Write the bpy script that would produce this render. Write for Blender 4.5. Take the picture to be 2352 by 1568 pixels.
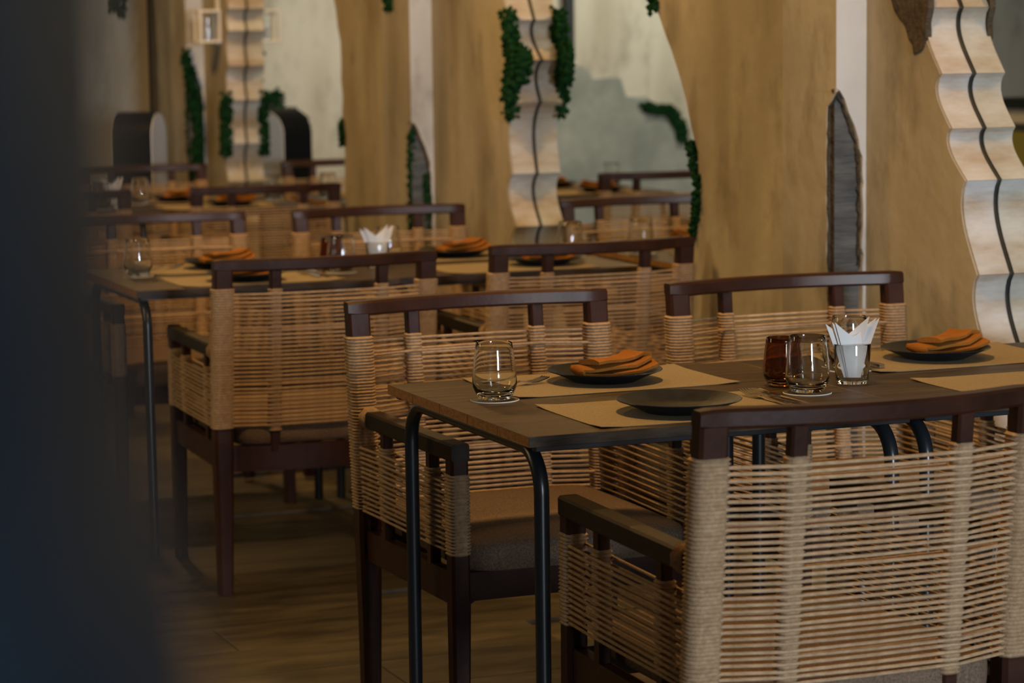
import bpy, math, random
from math import sin, cos, pi, radians
from mathutils import Vector, Matrix

for o in list(bpy.data.objects):
    bpy.data.objects.remove(o, do_unlink=True)
SC = bpy.context.scene
COL = SC.collection
rnd = random.Random(7)

# ------------------------------------------------------------------ camera
F_PX, PITCH, ROLL, YAW, CAM_H = 5783.4, 0.1196, 0.0136, 0.3804, 1.4207
fw = Vector((sin(YAW) * cos(PITCH), cos(YAW) * cos(PITCH), -sin(PITCH)))
rt = Vector((cos(YAW), -sin(YAW), 0))
up = rt.cross(fw)
R_ = cos(ROLL) * rt - sin(ROLL) * up
U_ = sin(ROLL) * rt + cos(ROLL) * up
cam_d = bpy.data.cameras.new('camera')
cam = bpy.data.objects.new('camera', cam_d)
COL.objects.link(cam)
cam.matrix_world = Matrix(((R_.x, U_.x, -fw.x, 0), (R_.y, U_.y, -fw.y, 0), (R_.z, U_.z, -fw.z, CAM_H), (0, 0, 0, 1)))
cam_d.sensor_width = 36
cam_d.lens = 36 * F_PX / 2352
cam_d.clip_start = 0.02
cam_d.dof.use_dof = True
cam_d.dof.focus_distance = 4.6
cam_d.dof.aperture_fstop = 5.0
SC.camera = cam

# ------------------------------------------------------------------ world, lights, exposure
SC.view_settings.view_transform = 'Standard'
SC.view_settings.look = 'None'
SC.view_settings.gamma = 1.0
SC.view_settings.use_curve_mapping = False
SC.view_settings.exposure = 0.28
w = bpy.data.worlds.new('world')
SC.world = w
w.use_nodes = True
w.node_tree.nodes['Background'].inputs[0].default_value = (0.5, 0.42, 0.28, 1)
w.node_tree.nodes['Background'].inputs[1].default_value = 0.01


def area(name, loc, aim, sx, sy, col, energy, spread=180):
    d = bpy.data.lights.new(name, 'AREA')
    d.shape = 'RECTANGLE'
    d.size, d.size_y = sx, sy
    d.color = col
    d.energy = energy
    d.spread = radians(spread)
    o = bpy.data.objects.new(name, d)
    COL.objects.link(o)
    o.location = loc
    o.rotation_euler = (Vector(aim) - Vector(loc)).to_track_quat('-Z', 'Y').to_euler()
    return o


def spot(name, loc, aim, col, energy, ang, blend=0.5, rad=0.05):
    d = bpy.data.lights.new(name, 'SPOT')
    d.color = col
    d.energy = energy
    d.spot_size = radians(ang)
    d.spot_blend = blend
    d.shadow_soft_size = rad
    o = bpy.data.objects.new(name, d)
    COL.objects.link(o)
    o.location = loc
    o.rotation_euler = (Vector(aim) - Vector(loc)).to_track_quat('-Z', 'Y').to_euler()
    return o


WARM = (1.0, 0.57, 0.19)
area('daylight_window', (1.6, -8.8, 1.75), (1.9, 8, 1.1), 1.7, 2.3, (0.80, 0.90, 1.0), 320, 110)
for i, y in enumerate((4.35, 7.2, 10.3)):
    area('ceiling_lamp', (2.0, y, 2.75), (2.0, y, 0), 0.25, 0.25, WARM, 28)
area('aisle_lamp', (-0.6, 6.4, 2.6), (1.2, 6.6, 0.5), 0.5, 3.0, (1.0, 0.72, 0.36), 33)
spot('wall_washer', (0.2, 11.6, 2.7), (0.35, 12.95, 1.35), (1.0, 0.92, 0.74), 90, 75, 0.6)
spot('wall_washer', (1.7, 11.5, 2.7), (1.85, 12.95, 1.3), (1.0, 0.92, 0.76), 70, 62, 0.8)

# ------------------------------------------------------------------ materials


def nd(t, typ, **kw):
    n = t.nodes.new(typ)
    for k, v in kw.items():
        n.inputs[k].default_value = v
    return n


def mat(name, c1, c2=None, rough=0.6, scale=6.0, stretch=(1, 1, 1), bump=0.0, bscale=40.0, bstretch=None, metal=0.0,
        spec=0.5, lo=0.35, hi=0.65, detail=5.0, rand=0.0, coat=0.0, rough2=None):
    m = bpy.data.materials.new(name)
    m.use_nodes = True
    t = m.node_tree
    b = t.nodes['Principled BSDF']
    b.inputs['Roughness'].default_value = rough
    b.inputs['Metallic'].default_value = metal
    b.inputs['Specular IOR Level'].default_value = spec
    b.inputs['Coat Weight'].default_value = coat
    tc = t.nodes.new('ShaderNodeTexCoord')
    mp = t.nodes.new('ShaderNodeMapping')
    mp.inputs['Scale'].default_value = stretch
    t.links.new(tc.outputs['Object'], mp.inputs['Vector'])
    col = None
    if c2 is not None:
        n = nd(t, 'ShaderNodeTexNoise', Scale=scale, Detail=detail, Roughness=0.6)
        t.links.new(mp.outputs[0], n.inputs['Vector'])
        r = t.nodes.new('ShaderNodeValToRGB')
        r.color_ramp.elements[0].position = lo
        r.color_ramp.elements[1].position = hi
        r.color_ramp.elements[0].color = (*c1, 1)
        r.color_ramp.elements[1].color = (*c2, 1)
        t.links.new(n.outputs['Fac'], r.inputs['Fac'])
        col = r.outputs['Color']
        if rough2 is not None:
            mr = t.nodes.new('ShaderNodeMapRange')
            mr.inputs['To Min'].default_value = rough
            mr.inputs['To Max'].default_value = rough2
            t.links.new(n.outputs['Fac'], mr.inputs['Value'])
            t.links.new(mr.outputs[0], b.inputs['Roughness'])
    if rand > 0:
        oi = t.nodes.new('ShaderNodeObjectInfo')
        hs = nd(t, 'ShaderNodeHueSaturation')
        mr = t.nodes.new('ShaderNodeMapRange')
        mr.inputs['To Min'].default_value = 1 - rand
        mr.inputs['To Max'].default_value = 1 + rand
        t.links.new(oi.outputs['Random'], mr.inputs['Value'])
        t.links.new(mr.outputs[0], hs.inputs['Value'])
        if col is None:
            hs.inputs['Color'].default_value = (*c1, 1)
        else:
            t.links.new(col, hs.inputs['Color'])
        col = hs.outputs['Color']
    if col is None:
        b.inputs['Base Color'].default_value = (*c1, 1)
    else:
        t.links.new(col, b.inputs['Base Color'])
    if bump > 0:
        n2 = nd(t, 'ShaderNodeTexNoise', Scale=bscale, Detail=3.0)
        mp2 = t.nodes.new('ShaderNodeMapping')
        mp2.inputs['Scale'].default_value = bstretch or stretch
        t.links.new(tc.outputs['Object'], mp2.inputs['Vector'])
        t.links.new(mp2.outputs[0], n2.inputs['Vector'])
        bp = nd(t, 'ShaderNodeBump', Strength=bump, Distance=0.01)
        t.links.new(n2.outputs['Fac'], bp.inputs['Height'])
        t.links.new(bp.outputs[0], b.inputs['Normal'])
    return m


def weave_mat(name, c1, c2, rough, sx, sy):
    """woven cloth / paper: two crossed waves as colour and relief"""
    m = mat(name, c1, c2, rough, scale=260, detail=2, spec=0.2)
    t = m.node_tree
    b = t.nodes['Principled BSDF']
    tc = [n for n in t.nodes if n.type == 'TEX_COORD'][0]
    hs = []
    for ax, s in (('X', sx), ('Y', sy)):
        wv = nd(t, 'ShaderNodeTexWave', Scale=s, Distortion=0.6)
        wv.bands_direction = ax
        t.links.new(tc.outputs['Object'], wv.inputs['Vector'])
        hs.append(wv.outputs['Fac'])
    mx = t.nodes.new('ShaderNodeMath')
    mx.operation = 'MULTIPLY'
    t.links.new(hs[0], mx.inputs[0])
    t.links.new(hs[1], mx.inputs[1])
    bp = nd(t, 'ShaderNodeBump', Strength=0.5, Distance=0.002)
    t.links.new(mx.outputs[0], bp.inputs['Height'])
    t.links.new(bp.outputs[0], b.inputs['Normal'])
    return m


def glass_mat(name, col=(1, 1, 1), rough=0.0):
    m = bpy.data.materials.new(name)
    m.use_nodes = True
    b = m.node_tree.nodes['Principled BSDF']
    b.inputs['Base Color'].default_value = (*col, 1)
    b.inputs['Roughness'].default_value = rough
    b.inputs['Transmission Weight'].default_value = 1.0
    b.inputs['IOR'].default_value = 1.48
    return m


def streak_plaster(name, base, dark, pale, rough=0.85):
    """old plaster: soft vertical stains over a mottled ground"""
    m = mat(name, base, pale, rough, scale=2.6, stretch=(1, 1, 0.7), bump=0.22, bscale=22, bstretch=(1, 1, 1), detail=8.0, spec=0.25, lo=0.40, hi=0.75)
    t = m.node_tree
    b = t.nodes['Principled BSDF']
    tc = [n for n in t.nodes if n.type == 'TEX_COORD'][0]
    src = b.inputs['Base Color'].links[0].from_socket
    mp = t.nodes.new('ShaderNodeMapping')
    mp.inputs['Scale'].default_value = (3.6, 3.6, 0.9)
    t.links.new(tc.outputs['Object'], mp.inputs['Vector'])
    n = nd(t, 'ShaderNodeTexNoise', Scale=1.3, Detail=2.0, Roughness=0.4)
    t.links.new(mp.outputs[0], n.inputs['Vector'])
    r = t.nodes.new('ShaderNodeValToRGB')
    r.color_ramp.elements[0].position = 0.48
    r.color_ramp.elements[1].position = 0.72
    r.color_ramp.elements[0].color = (0, 0, 0, 1)
    r.color_ramp.elements[1].color = (0.60, 0.60, 0.60, 1)
    t.links.new(n.outputs['Fac'], r.inputs['Fac'])
    mx = t.nodes.new('ShaderNodeMix')
    mx.data_type = 'RGBA'
    t.links.new(r.outputs['Color'], mx.inputs['Factor'])
    t.links.new(src, mx.inputs[6])
    mx.inputs[7].default_value = (*dark, 1)
    # small dark scuffs and damp marks
    mp3 = t.nodes.new('ShaderNodeMapping')
    mp3.inputs['Scale'].default_value = (1, 1, 0.45)
    t.links.new(tc.outputs['Object'], mp3.inputs['Vector'])
    n3 = nd(t, 'ShaderNodeTexNoise', Scale=7.5, Detail=6.0, Roughness=0.62)
    t.links.new(mp3.outputs[0], n3.inputs['Vector'])
    r3 = t.nodes.new('ShaderNodeValToRGB')
    r3.color_ramp.elements[0].position = 0.52
    r3.color_ramp.elements[1].position = 0.74
    r3.color_ramp.elements[0].color = (0, 0, 0, 1)
    r3.color_ramp.elements[1].color = (0.75, 0.75, 0.75, 1)
    t.links.new(n3.outputs['Fac'], r3.inputs['Fac'])
    mx3 = t.nodes.new('ShaderNodeMix')
    mx3.data_type = 'RGBA'
    t.links.new(r3.outputs['Color'], mx3.inputs['Factor'])
    t.links.new(mx.outputs[2], mx3.inputs[6])
    mx3.inputs[7].default_value = (dark[0] * 0.75, dark[1] * 0.78, dark[2] * 0.85, 1)
    t.links.new(mx3.outputs[2], b.inputs['Base Color'])
    return m


M = {}
M['wood'] = mat('dark_wood', (0.025, 0.0085, 0.0048), (0.044, 0.0150, 0.0080), 0.40, spec=0.24, scale=9, stretch=(1, 1, 1), bump=0.04, bscale=60, rand=0.10)
M['arm_wood'] = mat('arm_wood', (0.014, 0.009, 0.004), (0.024, 0.014, 0.006), 0.45, spec=0.25, scale=9, bump=0.04, bscale=60)
M['rope'] = mat('rope', (0.35, 0.23, 0.13), (0.49, 0.34, 0.21), 0.85, scale=150, stretch=(0.35, 1, 1), bump=0.35, bscale=420, bstretch=(0.5, 1, 1), spec=0.15, rand=0.10)
M['rope_wrap'] = mat('rope_wrap', (0.35, 0.23, 0.13), (0.48, 0.335, 0.205), 0.85, scale=120, bump=0.25, bscale=350, spec=0.15)
M['cushion'] = weave_mat('cushion_cloth', (0.115, 0.075, 0.050), (0.20, 0.14, 0.10), 0.9, 210, 210)
M['table_wood'] = mat('table_wood', (0.009, 0.006, 0.0035), (0.078, 0.048, 0.025), 0.40, spec=0.25, scale=5, stretch=(1.0, 26, 6), bump=0.10, bscale=10, bstretch=(1.5, 40, 10), rand=0.12, lo=0.36, hi=0.70, rough2=0.5)
M['end_grain'] = mat('end_grain', (0.30, 0.125, 0.028), (0.50, 0.225, 0.058), 0.55, scale=14, stretch=(1, 5, 10), bump=0.1, bscale=30)
M['steel'] = mat('black_steel', (0.010, 0.012, 0.015), None, 0.30, spec=0.5)
M['mat'] = weave_mat('placemat_paper', (0.255, 0.20, 0.13), (0.32, 0.255, 0.165), 0.85, 300, 300)
M['plate'] = mat('slate_plate', (0.005, 0.006, 0.0085), (0.012, 0.015, 0.020), 0.36, spec=0.22, scale=30, bump=0.06, bscale=90)
M['napkin'] = mat('orange_cloth', (0.25, 0.092, 0.014), (0.31, 0.12, 0.022), 0.9, scale=20, bump=0.2, bscale=260, spec=0.1)
M['paper'] = mat('white_paper', (0.66, 0.65, 0.65), None, 0.8, spec=0.2)
M['glass'] = glass_mat('clear_glass', (0.97, 0.99, 0.98))
M['amber'] = glass_mat('brown_glass', (0.50, 0.27, 0.12))
M['coaster_edge'] = mat('coaster_card', (0.70, 0.68, 0.62), None, 0.8)
M['coaster_top'] = mat('coaster_top', (0.03, 0.025, 0.02), (0.06, 0.05, 0.04), 0.6, scale=40)
M['cutlery'] = mat('cutlery_steel', (0.55, 0.55, 0.55), None, 0.18, metal=1.0)
M['handle'] = mat('cutlery_handle', (0.05, 0.035, 0.025), None, 0.35)
M['tan'] = streak_plaster('tan_plaster', (0.34, 0.30, 0.225), (0.20, 0.165, 0.11), (0.48, 0.43, 0.33))
M['white_plaster'] = streak_plaster('white_plaster', (0.50, 0.49, 0.47), (0.26, 0.23, 0.19), (0.62, 0.61, 0.60))
M['lobe'] = mat('lobe_plaster', (0.34, 0.26, 0.18), (0.53, 0.53, 0.53), 0.8, scale=5, stretch=(0.7, 0.7, 2.2), bump=0.2, bscale=40, spec=0.25)  # tan noise bands put the warm light on the scoops into the colour
M['concrete'] = mat('grey_render', (0.065, 0.070, 0.075), (0.125, 0.125, 0.125), 0.9, scale=7, stretch=(1, 1, 5), bump=0.6, bscale=12, bstretch=(1, 1, 9), spec=0.2)
M['broken'] = mat('broken_plaster', (0.045, 0.036, 0.026), (0.085, 0.066, 0.046), 0.95, scale=30, bump=0.9, bscale=60, spec=0.15)
M['cement'] = mat('bare_cement', (0.22, 0.24, 0.22), (0.34, 0.35, 0.31), 0.9, scale=4, bump=0.3, bscale=30, spec=0.2)
M['cream'] = streak_plaster('cream_plaster', (0.56, 0.52, 0.43), (0.40, 0.35, 0.26), (0.64, 0.60, 0.51))
M['moss'] = mat('green_moss', (0.003, 0.020, 0.006), (0.011, 0.055, 0.016), 0.95, scale=60, spec=0.1)
M['mirror'] = mat('mirror_glass', (0.86, 0.90, 0.87), None, 0.0, metal=1.0)
M['seam'] = mat('dark_seam', (0.012, 0.014, 0.014), None, 0.5)
M['floor'] = mat('floor_wood', (0.034, 0.027, 0.015), (0.095, 0.074, 0.042), 0.5, spec=0.3, scale=2.6, stretch=(1.4, 6, 1), bump=0.06, bscale=8, bstretch=(2, 30, 1), rand=0.14, rough2=0.6)
M['pillar'] = mat('slate_paint', (0.004, 0.008, 0.013), (0.008, 0.016, 0.026), 0.55, scale=5, spec=0.22)
M['ceiling'] = mat('ceiling_paint', (0.06, 0.05, 0.035), (0.08, 0.065, 0.045), 0.9)
M['room'] = mat('room_plaster', (0.13, 0.115, 0.085), (0.18, 0.16, 0.12), 0.9, scale=3)
M['black_gloss'] = mat('black_plastic', (0.005, 0.007, 0.010), None, 0.5, spec=0.15)
M['white_plastic'] = mat('white_plastic', (0.82, 0.83, 0.85), None, 0.4)
M['olive'] = mat('olive_yellow', (0.30, 0.27, 0.03), None, 0.6)
M['frame_white'] = mat('white_frame', (0.70, 0.66, 0.58), None, 0.5)

# ------------------------------------------------------------------ mesh helpers


class MB:
    def __init__(s):
        s.v, s.f, s.mi = [], [], []

    def add(s, vs, fs, mi=0):
        n = len(s.v)
        s.v += [tuple(v) for v in vs]
        s.f += [tuple(i + n for i in f) for f in fs]
        s.mi += [mi] * len(fs)
        return s

    def box(s, c, d, ch=0.0, mi=0, m=None):
        """box, chamfered when ch > 0"""
        hx, hy, hz = d[0] / 2, d[1] / 2, d[2] / 2
        if ch <= 0:
            vs = [(sx * hx, sy * hy, sz * hz) for sz in (-1, 1) for sy in (-1, 1) for sx in (-1, 1)]
            fs = [(0, 2, 3, 1), (4, 5, 7, 6), (0, 1, 5, 4), (2, 6, 7, 3), (0, 4, 6, 2), (1, 3, 7, 5)]
        else:
            ch = min(ch, hx * .9, hy * .9, hz * .9)
            ring = lambda a, b, z: [(a, b - 0, z), ]
            def rg(z, k):
                a, b = hx - k, hy - k
                e = ch
                return [(-hx + k + (e if not k else 0), -b, z), (hx - k - (e if not k else 0), -b, z), (a, -hy + k + (e if not k else 0), z), (a, hy - k - (e if not k else 0), z),
                        (hx - k - (e if not k else 0), b, z), (-hx + k + (e if not k else 0), b, z), (-a, hy - k - (e if not k else 0), z), (-a, -hy + k + (e if not k else 0), z)]
            # octagonal rings: inset at the end faces, full in between
            def octa(a, b, e, z):
                return [(-a + e, -b, z), (a - e, -b, z), (a, -b + e, z), (a, b - e, z), (a - e, b, z), (-a + e, b, z), (-a, b - e, z), (-a, -b + e, z)]
            rings = [octa(hx - ch, hy - ch, ch * .3, -hz), octa(hx, hy, ch, -hz + ch), octa(hx, hy, ch, hz - ch), octa(hx - ch, hy - ch, ch * .3, hz)]
            vs, fs = loft_data(rings)
        vs = [Vector(v) for v in vs]
        if m is not None:
            vs = [m @ v for v in vs]
        c = Vector(c)
        s.add([v + c for v in vs], fs, mi)
        return s

    def loft(s, rings, cap=True, mi=0, closed=False):
        vs, fs = loft_data(rings, cap, closed)
        return s.add(vs, fs, mi)

    def tube(s, pts, r, seg=8, cap=True, mi=0):
        pts = [Vector(p) for p in pts]
        rings = []
        prev = None
        for i, p in enumerate(pts):
            t = (pts[min(i + 1, len(pts) - 1)] - pts[max(i - 1, 0)]).normalized()
            if prev is None:
                a = Vector((0, 0, 1)) if abs(t.z) < .9 else Vector((1, 0, 0))
                n = (a - t * a.dot(t)).normalized()
            else:
                n = (prev - t * prev.dot(t)).normalized()
            prev = n
            b = t.cross(n)
            rr = r[i] if isinstance(r, (list, tuple)) else r
            rings.append([p + (n * cos(2 * pi * k / seg) + b * sin(2 * pi * k / seg)) * rr for k in range(seg)])
        return s.loft(rings, cap, mi)

    def lathe(s, prof, seg=32, c=(0, 0, 0), mi=0):
        rings = [[(c[0] + max(r, 1e-5) * cos(2 * pi * k / seg), c[1] + max(r, 1e-5) * sin(2 * pi * k / seg), c[2] + z) for k in range(seg)] for r, z in prof]
        return s.loft(rings, False, mi)

    def prism(s, poly, axis, a, b, mi=0):
        """polygon extruded along an axis; poly coordinates are the two other axes in xyz order"""
        def P(p, k):
            if axis == 'x':
                return (k, p[0], p[1])
            if axis == 'y':
                return (p[0], k, p[1])
            return (p[0], p[1], k)
        n = len(poly)
        vs = [P(p, a) for p in poly] + [P(p, b) for p in poly]
        fs = [tuple(range(n))[::-1], tuple(range(n, 2 * n))] + [(i, (i + 1) % n, n + (i + 1) % n, n + i) for i in range(n)]
        return s.add(vs, fs, mi)

    def mesh(s, name, mats, smooth=False, auto=None):
        me = bpy.data.meshes.new(name)
        me.from_pydata(s.v, [], s.f)
        for m in (mats if isinstance(mats, (list, tuple)) else [mats]):
            me.materials.append(m)
        me.polygons.foreach_set('material_index', s.mi)
        if smooth:
            me.polygons.foreach_set('use_smooth', [True] * len(s.f))
        me.validate()
        me.update()
        import bmesh
        bm = bmesh.new()
        bm.from_mesh(me)
        bmesh.ops.recalc_face_normals(bm, faces=bm.faces)
        if smooth and auto:
            for e in bm.edges:
                if len(e.link_faces) == 2 and e.calc_face_angle(0) > radians(auto):
                    e.smooth = False
        bm.to_mesh(me)
        bm.free()
        return me

    def obj(s, name, mats, parent=None, smooth=False, auto=None, loc=None):
        return link(name, s.mesh(name, mats, smooth, auto), parent, loc)


def loft_data(rings, cap=True, closed=False):
    n = len(rings[0])
    vs = [tuple(p) for r in rings for p in r]
    fs = []
    m = len(rings)
    for i in range(m if closed else m - 1):
        j = (i + 1) % m
        for k in range(n):
            fs.append((i * n + k, i * n + (k + 1) % n, j * n + (k + 1) % n, j * n + k))
    if cap and not closed:
        fs.append(tuple(range(n))[::-1])
        fs.append(tuple(range((m - 1) * n, m * n)))
    return vs, fs


def link(name, me, parent=None, loc=None, rz=0.0):
    o = bpy.data.objects.new(name, me)
    COL.objects.link(o)
    if parent is not None:
        o.parent = parent
    if loc is not None:
        o.location = loc
    if rz:
        o.rotation_euler = (0, 0, rz)
    return o


def tag(o, label, cat, group=None):
    o['label'] = label
    o['category'] = cat
    if group:
        o['group'] = group
    return o


def thing(name, label, cat, loc, rz=0.0, group=None):
    o = bpy.data.objects.new(name, None)
    COL.objects.link(o)
    o.empty_display_size = 0.1
    o.location = loc
    o.rotation_euler = (0, 0, rz)
    return tag(o, label, cat, group)


CH = {}


def kids(o):
    if o.name not in CH:
        CH[o.name] = list(o.children)
    return CH[o.name]


def dup(root, loc, rz, label, cat=None, group=None):
    r = root.copy()
    COL.objects.link(r)
    r.location = loc
    r.rotation_euler = (0, 0, rz)
    tag(r, label, cat or root['category'], group)
    for ch in kids(root):
        c = ch.copy()
        COL.objects.link(c)
        c.parent = r
        for g in kids(ch):
            d = g.copy()
            COL.objects.link(d)
            d.parent = c
    return r


def struct(o, label=None):
    o['kind'] = 'structure'
    if label:
        o['label'] = label
    return o


def jag(pts, step, amp, seed, closed=False):
    """break an outline into short uneven pieces"""
    rr = random.Random(seed)
    out = []
    n = len(pts)
    for i in range(n if closed else n - 1):
        a, b = Vector(pts[i]), Vector(pts[(i + 1) % n])
        L = (b - a).length
        k = max(1, int(L / step))
        for j in range(k):
            p = a.lerp(b, j / k)
            if j or i:
                p = p + Vector((rr.uniform(-amp, amp), rr.uniform(-amp, amp)))
            out.append(tuple(p))
    if not closed:
        out.append(tuple(pts[-1]))
    return out


# ------------------------------------------------------------------ room shell
XM, XF, XP = 3.17, 3.083, 3.0          # mirror plane, panel face, pilaster face
YE, XL, YB, ZC = 13.0, -2.8, -9.0, 3.0  # end wall, left wall, wall behind the camera, ceiling

fl = struct(MB().box(((XM + XL) / 2, (YE + YB) / 2, -0.062), (XM - XL + 0.4, YE - YB + 0.4, 0.1)).obj('floor', M['floor']), 'dark mottled wooden floor')
pm = [MB().box((0, 0, -0.0062), (1.196, 0.236, 0.0116), 0.0015).mesh('floor_plank', M['floor']) for _ in range(1)]
for j in range(43):
    y = 2.9 + 0.2375 * j
    off = (j * 0.47) % 1.198
    x = 0.1 + off - 1.198
    while x < XM - 0.60:
        if x + 0.6 > 0.15 and x + .6 < XM - .02 and x > -0.45:
            link('floor_plank', pm[0], fl, (x, y, 0))
        x += 1.1985
struct(MB().box(((XM + XL) / 2, (YE + YB) / 2, ZC + 0.05), (XM - XL + 0.4, YE - YB + 0.4, 0.1)).obj('ceiling', M['ceiling']))
struct(MB().box((XL - 0.05, (YE + YB) / 2, ZC / 2), (0.1, YE - YB + 0.2, ZC)).obj('wall_left', M['room']))
wr = struct(MB().box((XM + 0.062, (YE + YB) / 2, ZC / 2), (0.1, YE - YB, ZC)).obj('wall_right', M['room']), 'mirrored side wall with torn tan plaster panels')
# wall behind the camera, with the window opening
wb_ = MB()
wx0, wx1, wz0, wz1 = 0.7, 2.5, 0.55, 2.95
for a, b, c, d in ((XL, wx0, 0, ZC), (wx1, XM, 0, ZC), (wx0, wx1, 0, wz0), (wx0, wx1, wz1, ZC)):
    wb_.box(((a + b) / 2, YB - 0.05, (c + d) / 2), (b - a, 0.1, d - c))
struct(wb_.obj('wall_back', M['room']))
we = struct(MB().box(((XM + XL) / 2, YE + 0.05, ZC / 2), (XM - XL, 0.1, ZC)).obj('wall_end', M['cream']), 'far cream plaster wall')
# bare cement area on the end wall, its stepped top edge and the moss on it
cem = [(1.35, 0.0), (1.35, 1.30), (0.79, 1.27), (0.66, 1.255), (0.64, 1.20), (0.47, 1.18), (0.44, 1.10), (0.31, 1.09), (0.27, 1.01), (0.12, 0.985), (0.09, 0.82), (-0.05, 0.66), (-0.20, 0.50), (-0.25, 0.0)]
c = MB().prism(jag(cem, 0.05, 0.012, 3, True), 'y', YE - 0.02, YE - 0.001).obj('bare_cement', M['cement'], we)
c['label'] = 'grey bare cement area with a stepped broken top edge'


def moss(name, parent, pts, spread, n, seed, size=(0.006, 0.013), depth=0.02, axis='x', lab=None):
    """moss clump: many tiny tufts around a line of points"""
    rr = random.Random(seed)
    mb = MB()
    for _ in range(n):
        i = rr.randrange(len(pts) - 1)
        p = Vector(pts[i]).lerp(Vector(pts[i + 1]), rr.random())
        g = Vector([max(-1.15, min(1.15, rr.gauss(0, 1))) for _q in range(3)])
        sp = Vector((depth if axis == 'x' else spread, depth if axis == 'y' else spread, spread))
        p = p + Vector((g.x * sp.x, g.y * sp.y, g.z * sp.z)) * 0.5
        r = rr.uniform(*size)
        a = rr.uniform(0, 6)
        vs = [(r * cos(a), r * sin(a), 0), (-r * sin(a), r * cos(a), 0), (-r * cos(a), -r * sin(a), 0), (r * sin(a), -r * cos(a), 0), (0, 0, r), (0, 0, -r)]
        mb.add([Vector(v) + p for v in vs], [(0, 1, 4), (1, 2, 4), (2, 3, 4), (3, 0, 4), (1, 0, 5), (2, 1, 5), (3, 2, 5), (0, 3, 5)])
    o = mb.obj(name, M['moss'], parent)
    o['kind'] = 'stuff'
    o['label'] = lab or 'dark green moss'
    return o


moss('moss', we, [(0.33, YE - 0.03, 1.03), (0.16, YE - 0.03, 1.0), (0.11, YE - 0.03, 0.92), (0.09, YE - 0.03, 0.84)], 0.045, 420, 5, (0.008, 0.018), 0.03, 'y')
moss('moss', we, [(3.03, YE - 0.02, 1.9), (3.02, YE - 0.02, 1.75), (3.0, YE - 0.02, 1.60)], 0.07, 260, 6, (0.01, 0.02), 0.03, 'y')
moss('moss', we, [(2.36, YE - 0.03, 0.98), (2.44, YE - 0.03, 1.03), (2.50, YE - 0.03, 1.0), (2.49, YE - 0.03, 1.14)], 0.07, 320, 8, (0.01, 0.02), 0.03, 'y')
struct(MB().box((0.79, YE - 0.03, 2.14), (0.055, 0.05, 1.68), 0.004).obj('trim_2', M['seam']), 'black vertical trim bar on the end wall')

# ------------------------------------------------------------------ mirror wall: mirrors, panels with scalloped broken edges, pilasters


def edge_profile(joints, scoop, n=13):
    """scalloped edge: (z, y) from top joint to bottom; each scoop recedes below its joint and comes out to the next"""
    out = []
    for (z0, y0), (z1, y1) in zip(joints, joints[1:]):
        seg = []
        for i in range(n):
            t = i / (n - 1)
            bulge = sin(pi * t ** 0.8) * (1 - 0.25 * t)
            seg.append((y0 + (y1 - y0) * t + scoop * bulge, z0 + (z1 - z0) * t))
        out.append(seg)
    return out


def panel(k, joints, scoop, far, y_pil, labels):
    """one torn plaster panel in front of the mirrors"""
    segs = edge_profile(joints, scoop)
    T = 0.008
    near = [p for s in segs for p in s[:-1]] + [segs[-1][-1]]
    inner = [(y + T, z) for y, z in near]
    pan = MB().prism(inner + jag(far, 0.06, 0.011, 20 + k), 'x', XF, XM - 0.002).obj('plaster_panel', M['tan'], wr)
    pan['label'] = labels[0]
    for s in segs:
        (y0, z0), (y1, z1) = s[0], s[-1]
        poly = [(y, z) for y, z in s] + [(y + T + 0.001, z) for y, z in reversed(s)]
        mb = MB()
        n = len(poly)
        mb.prism([(y, z0 - (z0 - z) * 0.995 - 0.0006) for y, z in poly], 'x', XF + 0.003, XM - 0.003)
        mb.obj('plaster_lobe', M['lobe'], pan)
    mb = MB()
    mb.tube([(XM - 0.004, y - 0.002, z) for y, z in near], 0.0018 if k == 1 else 0.0015, 6)
    sm = mb.obj('mirror_seam', M['seam'], pan, True)
    sm['label'] = 'thin dark wavy seam where the plaster edge meets the mirror'
    return pan


j1 = [(2.95, 5.46), (2.74, 5.40), (2.55, 5.36), (2.36, 5.30), (2.14, 5.25), (1.96, 5.20), (1.80, 5.17), (1.64, 5.12), (1.479, 5.087), (1.327, 5.030), (1.203, 4.985), (1.087, 4.920), (0.876, 4.866), (0.69, 4.82), (0.50, 4.80), (0.30, 4.77), (0.06, 4.74), (0.0, 4.74)]
far1 = [(6.36, 0.0), (6.35, 0.4), (6.37, 0.70), (6.34, 0.833), (6.303, 0.984), (6.31, 1.094), (6.377, 1.24), (6.46, 1.388), (6.588, 1.527), (6.66, 1.75), (6.75, 2.1), (6.70, 2.5), (6.80, 2.95)]
j2 = [(2.95, 7.92), (2.72, 7.86), (2.5, 7.84), (2.3, 7.80), (2.08, 7.78), (1.88, 7.74), (1.68, 7.72), (1.481, 7.695), (1.351, 7.633), (1.214, 7.650), (0.979, 7.685), (0.808, 7.657), (0.62, 7.64), (0.42, 7.62), (0.2, 7.60), (0.0, 7.59)]
far2 = [(9.42, 0.0), (9.44, 0.6), (9.46, 1.06), (9.49, 1.41), (9.55, 1.6), (9.60, 2.1), (9.56, 2.95)]
j3 = [(2.95, 11.02), (2.74, 11.03), (2.52, 11.04), (2.32, 11.05), (2.12, 11.06), (1.93, 11.07), (1.75, 11.08), (1.572, 11.10), (1.474, 11.11), (1.316, 11.125), (1.161, 11.14), (0.962, 11.158), (0.789, 11.175), (0.6, 11.18), (0.3, 11.18), (0.0, 11.18)]
far3 = [(12.45, 0.0), (12.44, 0.8), (12.45, 1.4), (12.5, 2.0), (12.47, 2.95)]
p1 = panel(1, j1, 0.036, far1, 5.375, ['nearest tan plaster panel with torn edges'])
p2 = panel(2, j2, 0.052, far2, 8.437, ['middle tan plaster panel with torn mossy edges'])
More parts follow.
